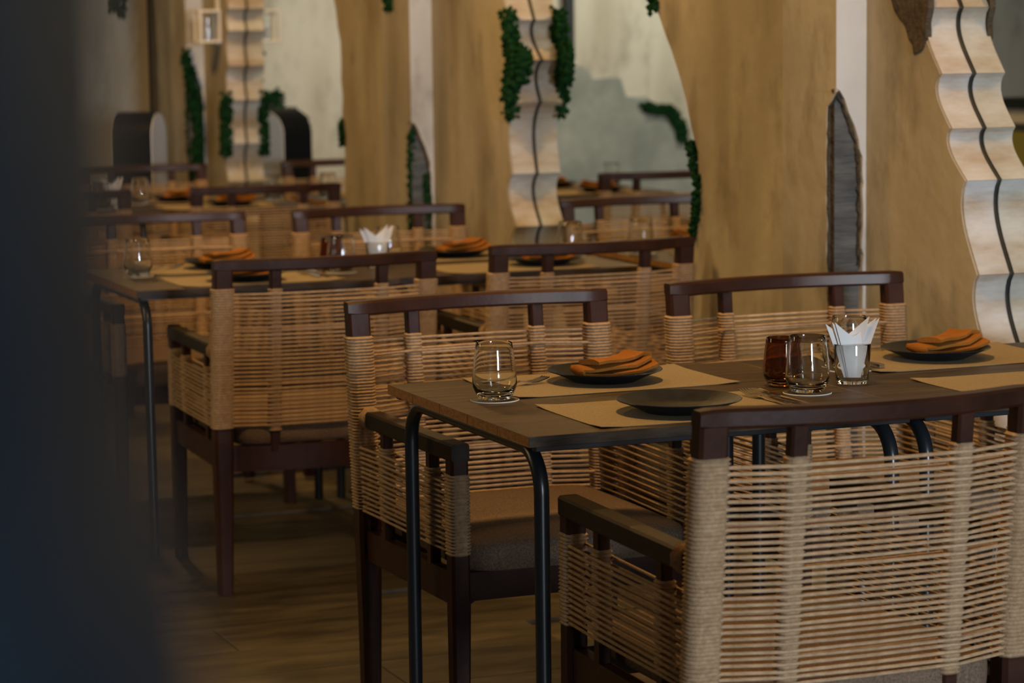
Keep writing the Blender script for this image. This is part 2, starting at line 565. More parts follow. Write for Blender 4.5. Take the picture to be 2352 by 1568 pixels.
p3 = panel(3, j3, 0.040, far3, 11.547, ['farthest tan plaster panel with torn edges'])

for (a, b), lab in (((1.5, 5.6), 'frameless wall mirror beside the nearest table row, right of the wavy pale plaster edge'),
                    ((6.0, 8.0), 'frameless wall mirror between the nearest and the middle plaster panels'),
                    ((9.0, 11.3), 'frameless wall mirror between the middle and the farthest plaster panels, reflecting the kiosk')):
    m_ = MB().box((XM + 0.005, (a + b) / 2, 1.52), (0.010, b - a, 2.9)).obj('wall_mirror', M['mirror'])
    tag(m_, lab, 'mirror', 'wall mirrors')


def pilaster(k, y0, yw, notch_z, moss_on, lab):
    """square pilaster: grey core, plaster skins, the near corner knocked off lower down"""
    c0 = MB().box(((XP + XF) / 2 + 0.005, y0 + yw / 2 + 0.008, ZC / 2 - 0.02), (XF - XP - 0.006, yw - 0.026, 2.94)).obj('pilaster', [M['concrete'], M['broken']], wr)
    for p in c0.data.polygons:
        if p.normal.x < -0.9:
            p.material_index = 1
    c0['label'] = lab
    z0 = notch_z
    # room-facing skin (extruded in x): the strip next to the near corner is gone below the notch
    edge = [(y0 + 0.0, z0 + 0.02), (y0 + 0.046, z0 - 0.02), (y0 + 0.048, z0 - 0.2), (y0 + 0.044, z0 - 0.45), (y0 + 0.05, z0 - 0.75), (y0 + 0.045, 0.0)]
    poly = jag(edge, 0.03, 0.004, 40 + k) + [(y0 + yw, 0.0), (y0 + yw, 2.95), (y0, 2.95)]
    a = MB().prism(poly, 'x', XP, XP + 0.0085).obj('plaster_skin', M['tan'], c0)
    # camera-facing skin (extruded in y): white, cut in a curve
    cut = [(XP + 0.0006, z0 + 0.03), (XP + 0.010, z0 + 0.024), (XP + 0.022, z0 + 0.004), (XP + 0.036, z0 - 0.03), (XP + 0.052, z0 - 0.062), (XP + 0.064, z0 - 0.098), (XP + 0.071, z0 - 0.14), (XP + 0.075, z0 - 0.20), (XP + 0.075, z0 - 0.4), (XP + 0.077, 0.0)]
    poly = jag(cut, 0.02, 0.003, 60 + k) + [(XF + 0.004, 0.0), (XF + 0.004, 2.95), (XP + 0.0006, 2.95)]
    b = MB().prism(poly, 'y', y0 - 0.0015, y0 + 0.030).obj('plaster_skin', M['white_plaster'], c0)
    b['label'] = 'white plaster skin facing the camera'
    # broken rim along the cut
    rim = MB()
    rr = random.Random(80 + k)
    pts = jag(cut[:9], 0.012, 0.003, 90 + k)
    rim.tube([(x - 0.003, y0 + 0.012 + rr.uniform(-.003, .003), z - 0.004) for x, z in pts], [rr.uniform(0.003, 0.006) for _ in pts], 6)
    pts = jag(edge, 0.02, 0.002, 95 + k)
    rim.tube([(XP + 0.006, y - 0.004 + rr.uniform(-.003, .002), z) for y, z in pts], [rr.uniform(0.003, 0.0065) for _ in pts], 6)
    r_ = rim.obj('broken_edge', M['broken'], c0)
    if moss_on:
        z = z0
        moss('moss', c0, [(XP + 0.012, y0 + 0.03, z - 0.0), (XP + 0.01, y0 + 0.04, z - 0.12), (XP + 0.008, y0 + 0.045, z - 0.45)], 0.022, 240, 100 + k, (0.006, 0.012), 0.012)
        moss('moss', c0, [(XP + 0.060, y0 + 0.012, z - 0.16), (XP + 0.066, y0 + 0.012, z - 0.3), (XP + 0.066, y0 + 0.012, z - 0.5)], 0.012, 150, 110 + k, (0.005, 0.010), 0.02)
    return c0


pl1 = pilaster(1, 5.375, 0.272, 1.262, False, 'nearest square pilaster with its corner broken away')
pl2 = pilaster(2, 8.437, 0.30, 1.105, True, 'middle square pilaster with a mossy broken corner')
pl3 = pilaster(3, 11.547, 0.30, 1.33, True, 'farthest square pilaster with a mossy broken corner')
# moss on the torn panel edges
moss('moss', p2, [(XF - 0.002, 7.70, 1.49), (XF, 7.68, 1.40), (XF, 7.655, 1.33), (XF, 7.69, 1.25), (XF, 7.70, 1.19)], 0.055, 560, 11, (0.007, 0.014), 0.03)
moss('moss', p2, [(XF + 0.01, 7.62, 1.38), (XF + 0.015, 7.60, 1.34), (XF + 0.005, 7.63, 1.28)], 0.04, 260, 12, (0.007, 0.013), 0.03)
moss('moss', p1, [(XF - 0.001, 6.345, 1.12), (XF, 6.30, 1.03), (XF, 6.30, 0.95), (XF, 6.33, 0.87)], 0.022, 300, 13, (0.006, 0.011), 0.02)
moss('moss', p1, [(XF - 0.001, 6.57, 1.50), (XF, 6.60, 1.56), (XF, 6.63, 1.62)], 0.03, 200, 14, (0.007, 0.012), 0.02)
moss('moss', p2, [(XP - 0.002, 8.66, 1.62), (XP - 0.002, 8.64, 1.56)], 0.05, 220, 15, (0.008, 0.014), 0.012)
moss('moss', p2, [(XF - 0.002, 9.47, 1.10), (XF, 9.46, 1.03)], 0.03, 160, 16, (0.007, 0.013), 0.02)
moss('moss', p3, [(XF - 0.002, 11.16, 1.17), (XF, 11.20, 1.08), (XF, 11.19, 0.98), (XF, 11.2, 0.93)], 0.05, 420, 17, (0.008, 0.016), 0.03)
moss('moss', p3, [(XP - 0.01, 11.53, 1.38), (XP + 0.02, 11.53, 1.2), (XP + 0.04, 11.53, 1.0), (XP + 0.02, 11.53, 0.8)], 0.05, 420, 18, (0.008, 0.016), 0.03)
# dark bare patch at the top of the nearest panel's torn edge
pb = MB().prism(jag([(5.29, 1.62), (5.17, 1.62), (5.085, 1.50), (5.09, 1.44), (5.10, 1.385), (5.145, 1.37), (5.18, 1.43), (5.235, 1.47), (5.27, 1.55)], 0.02, 0.006, 31, True), 'x', XF - 0.004, XF + 0.012).obj('broken_patch', M['broken'], p1)
pb['label'] = 'dark bare patch where the plaster has come off'

# wall lantern on the farthest panel
t = thing('wall_lantern', 'small white framed wall lantern with a glass cylinder on the farthest plaster panel', 'lamp', (XF, 11.27, 1.42))
lm = MB()
for sy in (-1, 1):
    for dx in (-0.008, -0.098):
        lm.box((dx, sy * 0.045, 0.075), (0.012, 0.012, 0.15), 0.002)
for z in (0.006, 0.144):
    lm.box((-0.053, 0, z), (0.104, 0.104, 0.012), 0.002)
lm.obj('lantern_frame', M['frame_white'], t)
MB().box((-0.004, 0, 0.16), (0.008, 0.05, 0.34), 0.002).obj('back_plate', M['frame_white'], t)
MB().lathe([(0, 0.0125), (0.028, 0.0125), (0.028, 0.115), (0.025, 0.115), (0.025, 0.016), (0, 0.016)], 20, (-0.053, 0, 0)).obj('glass_cylinder', M['glass'], t, True, 40)
MB().lathe([(0, 0.0165), (0.012, 0.0165), (0.012, 0.07), (0, 0.072)], 16, (-0.053, 0, 0)).obj('candle', M['paper'], t, True, 40)

# foreground pillar, far out of focus
pe = fw * 0.36 + R_ * (-0.0596)
ax = Vector((R_.x, R_.y, 0)).normalized()
ctr = Vector((pe.x, pe.y, 0)) - ax * 0.16
mb = MB()
prof = []
for k in range(40):
    a = 2 * pi * k / 40
    c_, s_ = cos(a), sin(a)
    prof.append((abs(c_) ** 0.55 * (1 if c_ > 0 else -1) * 0.16, abs(s_) ** 0.55 * (1 if s_ > 0 else -1) * 0.11))
fy = Vector((-ax.y, ax.x, 0))
mb.loft([[ctr + ax * (a + g) + fy * b + Vector((0, 0, z)) for a, b in prof] for z, g in ((0.0, 0.011), (1.31, 0.011), (1.335, 0.0085), (1.35, 0.0042), (1.364, 0.0013), (1.378, 0.0), (ZC, 0.0))])
o = struct(mb.obj('trim_1', M['pillar'], None, True, 50), 'dark slate blue pillar at the left edge, close and out of focus')

# ------------------------------------------------------------------ armchair
H_T, H_W, LEAN, BOW, HALF, D_CH = 0.874, 0.80, 0.046, 0.040, 0.2995, 0.53
WB, WF, HA = 0.4354, 0.4288, 0.649
XFRONT = 0.281


def lean(z):
    return -LEAN * max(0.0, z - 0.42) / (H_T - 0.42)


def bow(x):
    return -BOW * (1 - min(1.0, (x / 0.252) ** 2))


def rrect(cx, cy, hx, hy, c=0.3):
    """octagon cross section"""
    e = min(hx, hy) * c
    return [(cx - hx + e, cy - hy), (cx + hx - e, cy - hy), (cx + hx, cy - hy + e), (cx + hx, cy + hy - e), (cx + hx - e, cy + hy), (cx - hx + e, cy + hy), (cx - hx, cy + hy - e), (cx - hx, cy - hy + e)]


def post_mesh(secs):
    """secs: (z, cx, cy, hx, hy)"""
    return MB().loft([[(x, y, z) for x, y in rrect(cx, cy, hx, hy)] for z, cx, cy, hx, hy in secs])


def wrap_mesh(z0, z1, cx, cyf, hx, hy, pitch=0.0066):
    """rope wound round a post: one ridge per turn"""
    n = int((z1 - z0) / pitch)
    rings = []
    rr = random.Random(int(z0 * 1e4) + int(hx * 1e5))
    for i in range(n):
        j = rr.uniform(-.0006, .0006)
        for t, g in ((0.0, 0.0016), (0.5, 0.0046 + j)):
            z = z0 + (i + t) * (z1 - z0) / n
            rings.append([(x, y, z) for x, y in rrect(cx, cyf(z), hx + g, hy + g, 0.45)])
    rings.append([(x, y, z1) for x, y in rrect(cx, cyf(z1), hx + 0.001, hy + 0.001, 0.45)])
    return MB().loft(rings)


def make_chair(label, loc, rz, group):
    t = thing('rope_armchair', label, 'chair', loc, rz, group)
    W_ = M['wood']
    # back legs that run up into the back posts
    XB = HALF - 0.0242
    for s in (-1, 1):
        secs = [(0, s * (XB + .002), 0.004, 0.018, 0.019), (0.20, s * XB, 0.002, 0.021, 0.022), (0.40, s * XB, 0, 0.025, 0.025), (0.43, s * XB, 0, 0.024, 0.024), (0.60, s * XB, lean(.6), 0.0235, 0.021), (0.847, s * XB, lean(.847), 0.0242, 0.018)]
        post_mesh(secs).obj('leg', W_, t, False)
        wrap_mesh(WB, H_W, s * XB, lean, 0.0242, 0.0235).obj('rope_wrap', M['rope_wrap'], t, True, 60)
    # top rail, bowed backwards
    rings = []
    N = 30
    for i in range(N + 1):
        x = -HALF + 2 * HALF * i / N
        y = bow(x) + lean(0.858)
        hz, hy = 0.0155, 0.018
        e = 0.005
        if i in (0, N):
            hz -= 0.002
            hy -= 0.002
        zc = H_T - 0.0155
        dl = lean(zc + hz) - lean(zc)
        rings.append([(px, py + dl * (pz - zc) / hz, pz) for px, py, pz in ((x, y - hy + e, zc - hz), (x, y + hy - e, zc - hz), (x, y + hy, zc - hz + e), (x, y + hy, zc + hz - e), (x, y + hy - e, zc + hz), (x, y - hy + e, zc + hz), (x, y - hy, zc + hz - e), (x, y - hy, zc - hz + e))])
    MB().loft(rings).obj('top_rail', W_, t, True, 35)
    # inner back slats and their windings
    XS = 0.1435
    for s in (-1, 1):
        yb = bow(XS)
        secs = [(0.372, s * XS, yb, 0.012, 0.012), (0.42, s * XS, yb, 0.013, 0.012), (0.847, s * XS, yb + lean(.847), 0.0145, 0.0125)]
        post_mesh(secs).obj('back_slat', W_, t)
        wrap_mesh(0.425, H_W - 0.003, s * XS, lambda z: yb + lean(z), 0.0135, 0.0125).obj('rope_wrap', M['rope_wrap'], t, True, 60)
    # aprons
    rings = []
    for i in range(17):
        x = -XB + 2 * XB * i / 16
        y = bow(x)
        rings.append([(x, y - 0.011, 0.322), (x, y + 0.011, 0.322), (x, y + 0.011, 0.388), (x, y - 0.011, 0.388)])
    MB().loft(rings).obj('apron', W_, t)
    mb = MB()
    a = XFRONT - 0.0385
    front = [(-a - .004, 0.392), (-a - .004, 0.318), (-a, 0.324), (-a + .004, 0.331), (-a + 0.012, 0.336), (a - 0.012, 0.336), (a - .004, 0.331), (a, 0.324), (a + .004, 0.318), (a + .004, 0.392)]
    mb.prism(front, 'y', D_CH - 0.038, D_CH - 0.014)
    mb.obj('apron', W_, t)
    for s in (-1, 1):
        x0, x1 = s * XB, s * (XFRONT - 0.019)
        mb = MB()
        mb.loft([[(x0 - 0.011, 0.02, 0.328), (x0 + 0.011, 0.02, 0.328), (x0 + 0.011, 0.02, 0.392), (x0 - 0.011, 0.02, 0.392)],
                 [(x1 - 0.011, D_CH - 0.036, 0.328), (x1 + 0.011, D_CH - 0.036, 0.328), (x1 + 0.011, D_CH - 0.036, 0.392), (x1 - 0.011, D_CH - 0.036, 0.392)]])
        mb.obj('apron', W_, t)
        # front leg, running up to the arm
        XQ = XFRONT - 0.019
        YQ = D_CH - 0.020
        post_mesh([(0, s * (XQ + .003), YQ + .003, 0.016, 0.016), (0.32, s * XQ, YQ, 0.0195, 0.0195), (0.42, s * XQ, YQ, 0.019, 0.019), (0.616, s * XQ, YQ, 0.0185, 0.0185)]).obj('leg', W_, t)
        wrap_mesh(WF, 0.588, s * XQ, lambda z: YQ, 0.0185, 0.0185).obj('rope_wrap', M['rope_wrap'], t, True, 60)
        # arm
        mb = MB()
        ar = []
        for y, hw in ((0.012, 0.016), (0.03, 0.0185), (D_CH - 0.004, 0.020), (D_CH + 0.001, 0.0185)):
            f = y / D_CH
            x = s * (XB * (1 - f) + XQ * f)
            hz = 0.0175
            e = 0.004
            zc = HA - hz
            ar.append([(x - hw + e, y, zc - hz), (x + hw - e, y, zc - hz), (x + hw, y, zc - hz + e), (x + hw, y, zc + hz - e), (x + hw - e, y, zc + hz), (x - hw + e, y, zc + hz), (x - hw, y, zc + hz - e), (x - hw, y, zc - hz + e)])
        mb.loft(ar)
        mb.obj('arm', M['arm_wood'], t)
        # rope binding where the arm meets the back post
        rg = []
        for i in range(13):
            y = 0.022 + i * 0.0024
            g = 0.0035 if i % 2 else 0.001
            x = s * XB
            rg.append([(px, y, pz) for px, pz in rrect(x, HA - 0.0175, 0.0205 + g, 0.0195 + g, 0.6)])
        MB().loft(rg).obj('rope_binding', M['rope_wrap'], t, True, 60)
        # side slats
        for fr in (0.25, 0.755):
            y = YQ - fr * (YQ - 0.0)
            x = s * (XQ + (XB - XQ) * fr)
            post_mesh([(0.385, x, y, 0.011, 0.013), (0.62, x, y, 0.011, 0.013)]).obj('side_slat', W_, t)
            wrap_mesh(WF + 0.004, 0.583, x, lambda z, y=y: y, 0.0115, 0.0132).obj('rope_wrap', M['rope_wrap'], t, True, 60)
    # seat cushion: rounded slab
    rings = []
    def so(hx, y0, y1, z, p=0.06):
        out = []
        for k in range(32):
            a = 2 * pi * k / 32
            c_, s_ = cos(a), sin(a)
            ex = 0.22
            X = hx * abs(c_) ** ex * (1 if c_ > 0 else -1)
            Y = (y1 - y0) / 2 * abs(s_) ** ex * (1 if s_ > 0 else -1) + (y0 + y1) / 2
            out.append((X, Y, z))
        return out
    for z, d in ((0.390, 0.006), (0.394, 0.001), (0.410, 0.0), (0.432, 0.0), (0.441, 0.005), (0.447, 0.016), (0.452, 0.06), (0.455, 0.13)):
        rings.append(so(0.243 - d, -0.035 + d, D_CH - 0.006 - d, z))
    cu = MB().loft(rings).obj('seat_cushion', M['cushion'], t, True, 60)
    # rope strands across the back: alternately in front of and behind the slats
    rr = random.Random(5)
    for layer, sgn, ph in ((0, -1, 0.0), (1, 1, 0.5)):
        variants = []
        for v in range(4):
            o1 = sgn * 0.0155
            j = [rr.uniform(-.0012, .0012) for _ in range(4)]
            yb = bow(XS)
            e0 = bow(XB - .028) * .5 + sgn * 0.015
            pts = [(-XB - 0.012, sgn * 0.014, j[0]), (-XB + .029, e0, j[0]), (-XS - .013, yb + o1, j[1]), (-XS + .013, yb + o1, j[1]),
                   (0, yb + bow(0) * 0.10 + o1, (j[1] + j[2]) / 2), (XS - .013, yb + o1, j[2]), (XS + .013, yb + o1, j[2]), (XB - .029, e0, j[3]), (XB + .012, sgn * 0.014, j[3])]
            variants.append(MB().tube(pts, 0.0030, 6).mesh('rope_strand', M['rope'], True))
        n = 33 if layer == 0 else 5
        for i in range(n):
            z = WB + 0.006 + (H_W - WB - 0.012) * (i + ph) / n
            link('rope_strand', variants[rr.randrange(4)], t, (0, lean(z), z))
    # rope strands along the sides, outer and inner layer
    for s in (-1, 1):
        for layer, sgn, ph in ((0, 1, 0.0), (1, -1, 0.5)):
            variants = []
            for v in range(3):
                j = [rr.uniform(-.0012, .0012) for _ in range(4)]
                pts = []
                for q, (fr, off) in enumerate(((0.0, 0.015), (0.25, 0.0145), (0.755, 0.0145), (1.0, 0.017))):
                    y = YQ - fr * YQ
                    x = s * (XQ + (XB - XQ) * fr) + sgn * off * s
                    for dy in ((0.012, -0.012) if q in (1, 2) else (0.0,)):
                        pts.append((x, y + dy, j[q]))
                variants.append(MB().tube(pts, 0.0029, 6).mesh('rope_strand', M['rope'], True))
            n2 = 14 if layer == 0 else 10
            for i in range(n2):
                z = WF + 0.006 + (0.580 - WF - 0.008) * (i + ph) / n2
                link('rope_strand', variants[rr.randrange(3)], t, (0, 0, z))
    return t


G_CH = 'rope-back armchairs at the table rows'
c0 = make_chair('rope-back armchair seen from behind at the near right, closest chair', (1.9159, 3.3591, 0), 0, G_CH)
for lab, x, y, rz in [
    ('rope-back armchair tucked under the far side of the nearest table, behind the lone tumbler', 1.9419, 5.0072, pi),
    ('rope-back armchair standing against the plaster pilaster on the far side of the nearest row', 2.7063, 5.0349, pi),
    ('rope-back armchair seen from behind at the left end of the second table row', 1.9594, 6.2299, 0),
    ('rope-back armchair seen from behind in the second row, next to the nearest plaster panel', 2.7365, 6.2865, 0),
    ('rope-back armchair on the far side of the second row, half hidden by the dark pillar', 1.950, 7.925, pi),
    ('rope-back armchair on the far side of the second row, by the middle plaster panel', 2.695, 7.8659, pi),
    ('rope-back armchair seen from behind in the farthest row, behind the dark pillar', 1.90, 9.42, 0),
    ('rope-back armchair seen from behind in the farthest row, in front of the wavy column', 2.735, 9.42, 0),
    ('rope-back armchair at the back of the farthest row, directly in front of the kiosk', 2.69, 11.17, pi),
]:
    dup(c0, (x, y, 0), rz, lab, 'chair', G_CH)

# ------------------------------------------------------------------ tables
TX, TY, TD, TWD, TZ = 1.591, 3.9075, 0.7327, 0.762, 0.75


def make_table(label, loc, group):
    """origin at the near left corner on the floor"""
    t = thing('dining_table', label, 'table', loc, 0, group)
    n = 5
    pw = TD / n
    for i in range(n):
        mb = MB().box((TWD / 2, pw * (i + 0.5), TZ - 0.0095), (TWD, pw - 0.0003, 0.019), 0.0006)
        me = mb.mesh('top_plank', [M['table_wood'], M['end_grain']])
        for p in me.polygons:
            if abs(p.normal.x) > 0.9:
                p.material_index = 1
        link('top_plank', me, t)
    for y in (0.016, TD - 0.016):
        MB().box((TWD / 2, y, TZ - 0.019 - 0.0045), (TWD - 0.03, 0.020, 0.009), 0.001).obj('frame_rail', M['steel'], t)
    for x in (0.036, TWD - 0.036):
        r, R = 0.0135, 0.075
        ya, yb2, zt = 0.034, TD - 0.034, TZ - 0.019 - r
        pts = [(x, ya, 0.0)]
        for k in range(9):
            a = pi / 2 * k / 8
            pts.append((x, ya + R - R * cos(a), zt - R + R * sin(a)))
        for k in range(9):
            a = pi / 2 * k / 8
            pts.append((x, yb2 - R + R * sin(a), zt - R + R * cos(a)))
        pts.append((x, yb2, 0.0))
        MB().tube(pts, r, 14).obj('leg_frame', M['steel'], t, True, 60)
    return t


G_T = 'dark plank tables in rows along the mirror wall'
ROW = [0.0, 2.8325, 6.03]
RN = ['nearest', 'second', 'farthest']
t0 = make_table('dark plank-topped table with bent black tube legs, left end of the nearest row', (TX, TY, 0), G_T)
XB2 = TX + 0.758
for r in range(3):
    if r:
        dup(t0, (TX, TY + ROW[r], 0), 0, 'dark plank-topped table with bent black tube legs, left end of the %s row' % RN[r], 'table', G_T)
    dup(t0, (XB2 + 0.0052, TY + ROW[r], 0), 0, 'dark plank-topped table against the mirror, right end of the %s row' % RN[r], 'table', G_T)

# ------------------------------------------------------------------ tableware


def first_or_dup(cache, key, builder, loc, rz, label, cat, group):
    if key not in cache:
        o = builder(label, loc, rz, group)
        cache[key] = o
        return o
    return dup(cache[key], loc, rz, label, cat, group)


CACHE = {}


def placemat(label, loc, rz, group):
    # 0.465 x 0.30 sheet, corners lifting a touch
    mb = MB()
    nx, ny = 10, 6
    top = []
    for j in range(ny + 1):
        for i in range(nx + 1):
            x, y = (i / nx - .5) * 0.465, (j / ny - .5) * 0.30
            z = 0.0012 + 0.0030 * (max(0, abs(x) - .17) / .06) ** 2 * (max(0, abs(y) - .09) / .06)
            top.append((x, y, z))
    nt = len(top)
    vs = top + [(x, y, z - 0.0011) for x, y, z in top]
    fs = []
    for j in range(ny):
        for i in range(nx):
            a = j * (nx + 1) + i
            fs.append((a, a + 1, a + nx + 2, a + nx + 1))
            fs.append((nt + a, nt + a + nx + 1, nt + a + nx + 2, nt + a + 1))
    edge = [i for i in range(nx)] + [nx + j * (nx + 1) for j in range(ny)] + [ny * (nx + 1) + i for i in range(nx, 0, -1)] + [j * (nx + 1) for j in range(ny, 0, -1)]
    for a, b in zip(edge, edge[1:] + edge[:1]):
        fs.append((b, a, nt + a, nt + b))
    mb.add(vs, fs)
    o = mb.obj('placemat', M['mat'], None, True, 40, loc)
    o.rotation_euler = (0, 0, rz)
    return tag(o, label, 'placemat', group)


def plate(label, loc, rz, group):
    prof = [(0, 0.004), (0.040, 0.004), (0.066, 0.005), (0.076, 0.007), (0.098, 0.0165), (0.1125, 0.0215), (0.1135, 0.0225), (0.1125, 0.0240), (0.100, 0.0200), (0.078, 0.0115), (0.066, 0.0085), (0, 0.008)]
    prof = [(0, 0.0), (0.062, 0.0), (0.066, 0.002)] + prof[3:]
    o = MB().lathe(prof, 48).obj('plate', M['plate'], None, True, 50, loc)
    o.rotation_euler = (0, 0, rz)
    return tag(o, label, 'plate', group)


def napkin(label, loc, rz, group):
    """cloth folded to and fro: one ribbon whose loops show at the left"""
    t = thing('cloth_napkin', label, 'napkin', loc, rz, group)
    th = 0.0112
    path = []
    lay = [(-0.064, 0.086, 0.0065), (-0.066, 0.074, 0.0185), (-0.060, 0.062, 0.0305)]
    for k, (xl, xr, z) in enumerate(lay):
        n = 9
        xs = [xl + (xr - xl) * i / (n - 1) for i in range(n)]
        if k % 2:
            xs = xs
        else:
            xs = xs[::-1]
        for x in xs:
            path.append((x, z + 0.0012 * sin(x * 60 + k * 2) + 0.003 * max(0, x) / 0.08, k))
        if k < len(lay) - 1:
            z2 = lay[k + 1][2]
            left = (k % 2 == 0)
            xe = (xl + lay[k + 1][0]) / 2 if left else (xr + lay[k + 1][1]) / 2
            for a in (-45, 0, 45):
                path.append((xe + (-1 if left else 1) * 0.0045 * cos(radians(a)) * 1.5, (z + z2) / 2 + (z2 - z) / 2 * sin(radians(a)), k + 0.5))
    rr = random.Random(9)
    rings = []
    ny = 8
    P = [Vector((p[0], 0, p[1])) for p in path]
    for i, p in enumerate(P):
        tn = (P[min(i + 1, len(P) - 1)] - P[max(i - 1, 0)])
        tn = tn.normalized() if tn.length > 1e-6 else Vector((1, 0, 0))
        nrm = Vector((-tn.z, 0, tn.x))
        k = path[i][2]
        ang = (k - 1.0) * 0.24
        w2 = 0.036 - 0.0035 * k
        ring = []
        for sgn, order in ((1, range(ny + 1)), (-1, range(ny, -1, -1))):
            for j in order:
                y = (j / ny - .5) * 2 * w2
                q = p + nrm * (sgn * th / 2 * max(0.25, (1 - abs(2 * j / ny - 1) ** 3)) ** 0.5) + Vector((0, y, 0.0016 * sin(y * 70 + k * 1.7 + p.x * 20)))
                q = Vector((q.x * cos(ang) - q.y * sin(ang), q.x * sin(ang) + q.y * cos(ang), max(q.z, 0.0008)))
                rr_ = math.hypot(q.x + 0.016, q.y)
                q.z += 0.0012 + max(0.0, min(rr_, 0.112) - 0.066) * 0.34
                ring.append(q)
        rings.append(ring)
    MB().loft(rings).obj('folded_cloth', M['napkin'], t, True, 70)
    return t


def tumbler_mesh():
    outer = [(0.0, 0.0), (0.026, 0.0), (0.0305, 0.002), (0.0365, 0.012), (0.0418, 0.024), (0.0424, 0.030), (0.0410, 0.050), (0.0385, 0.074), (0.0358, 0.094), (0.0343, 0.1055), (0.0337, 0.1068)]
    inner = [(0.0331, 0.1055), (0.0345, 0.094), (0.0372, 0.074), (0.0396, 0.050), (0.0407, 0.032), (0.038, 0.022), (0.028, 0.0135), (0.015, 0.0115), (0.0, 0.0110)]
    return MB().lathe(outer + inner, 40)


def tumbler(label, loc, rz, group):
    o = tumbler_mesh().obj('glass_tumbler', M['glass'], None, True, 50, loc)
    return tag(o, label, 'glass', group)


def brown_tumbler(label, loc, rz, group):
    mb = tumbler_mesh()
    mb.v = [(x * 0.92, y * 0.92, z * 0.87) for x, y, z in mb.v]
    o = mb.obj('brown_tumbler', M['amber'], None, True, 50, loc)
    return tag(o, label, 'glass', group)


def straight_tumbler(label, loc, rz, group):
    prof = [(0, 0), (0.030, 0), (0.0318, 0.002), (0.0335, 0.03), (0.0362, 0.076), (0.0357, 0.0775), (0.0350, 0.076), (0.0322, 0.03), (0.0304, 0.0095), (0.0285, 0.008), (0, 0.0075)]
    o = MB().lathe(prof, 36).obj('straight_tumbler', M['glass'], None, True, 50, loc)
    return tag(o, label, 'glass', group)


def coaster(label, loc, rz, group):
    mb = MB()
    mb.lathe([(0, 0), (0.046, 0), (0.0462, 0.0012), (0.0455, 0.0022)], 40, mi=0)
    mb.lathe([(0.0455, 0.0022), (0, 0.0022)], 40, mi=1)
    o = mb.obj('coaster', [M['coaster_edge'], M['coaster_top']], None, True, 30, loc)
    return tag(o, label, 'coaster', group)


def paper_napkin(label, loc, rz, group):
    """folded paper sheet standing in the tumbler: narrow foot, two raised corners"""
    mb = MB()
    rows = []
    nz, nx = 12, 14
    th = 0.0016
    for i in range(nz + 1):
        f = i / nz
        z = 0.0
        half = 0.012 + 0.031 * f ** 1.15
        row = []
        for j in range(nx + 1):
            u = j / nx * 2 - 1
            top = 0.081 + 0.034 * abs(u + 0.1) ** 1.15
            y = 0.004 * sin(u * 2.4 + 0.6) * f + 0.012 * f * f * (0.4 - u * u)
            row.append((half * u, y, f * top))
        rows.append(row)
    fr = [p for r in rows for p in r]
    n = len(fr)
    vs = fr + [(x, y + th, z) for x, y, z in fr]
    fs = []
    st = nx + 1
    for i in range(nz):
        for j in range(nx):
            a = i * st + j
            fs.append((a, a + 1, a + st + 1, a + st))
            fs.append((n + a, n + a + st, n + a + st + 1, n + a + 1))
    edge = list(range(nx)) + [nx + i * st for i in range(nz)] + [nz * st + j for j in range(nx, 0, -1)] + [i * st for i in range(nz, 0, -1)]
    for a, b in zip(edge, edge[1:] + edge[:1]):
        fs.append((b, a, n + a, n + b))
    mb.add(vs, fs)
    o = mb.obj('paper_napkin', M['paper'], None, True, 40, loc)
    o.rotation_euler = (0, 0, rz)
    return tag(o, label, 'napkin', group)


def fork(label, loc, rz, group):
    t = thing('fork', label, 'fork', loc, rz, group)
    mb = MB()
    # along +x: handle from -0.1 to 0.0, neck, head to 0.085
    secs = [(-0.086, 0.0070, 0.0025, 0.0015), (-0.060, 0.0060, 0.0030, 0.0018), (-0.010, 0.0035, 0.0050, 0.0018), (0.015, 0.0032, 0.0085, 0.0016), (0.030, 0.0085, 0.0060, 0.0013), (0.042, 0.0110, 0.0040, 0.0012)]
    mb.loft([[(x, y, z + dz) for y, dz in ((-w, -h), (w, -h), (w, h), (-w, h))] for x, w, z, h in secs])
    mb.obj('fork_handle', M['cutlery'], t, False)
    for k in range(4):
        y = -0.0093 + 0.0062 * k
        b = MB().loft([[(x, y + dy * s, z + dz) for dy, dz in ((-1, -.0011), (1, -.0011), (1, .0011), (-1, .0011))] for x, z, s in ((0.040, 0.0042, 0.0018), (0.060, 0.0050, 0.0016), (0.080, 0.0085, 0.0014), (0.088, 0.0105, 0.0006))])
        b.obj('tine', M['cutlery'], t)
    return t


def knife(label, loc, rz, group):
    t = thing('table_knife', label, 'knife', loc, rz, group)
    MB().loft([[(x, y, z + dz) for y, dz in ((-w, -h), (w, -h), (w, h), (-w, h))] for x, w, z, h in ((-0.105, 0.0060, 0.0045, 0.0036), (-0.098, 0.0075, 0.0045, 0.0040), (-0.02, 0.0062, 0.0042, 0.0038), (-0.005, 0.005, 0.0035, 0.003))]).obj('knife_handle', M['cutlery'], t)
    MB().prism([(-0.006, -0.005), (0.02, -0.0085), (0.07, -0.0090), (0.095, -0.005), (0.105, 0.004), (0.10, 0.007), (-0.006, 0.0055)], 'z', 0.0024, 0.0038).obj('blade', M['cutlery'], t)
    return t


def put(key, builder, x, y, z, rz, label, cat, group):
    return first_or_dup(CACHE, key, builder, (x, y, z), rz, label, cat, group)


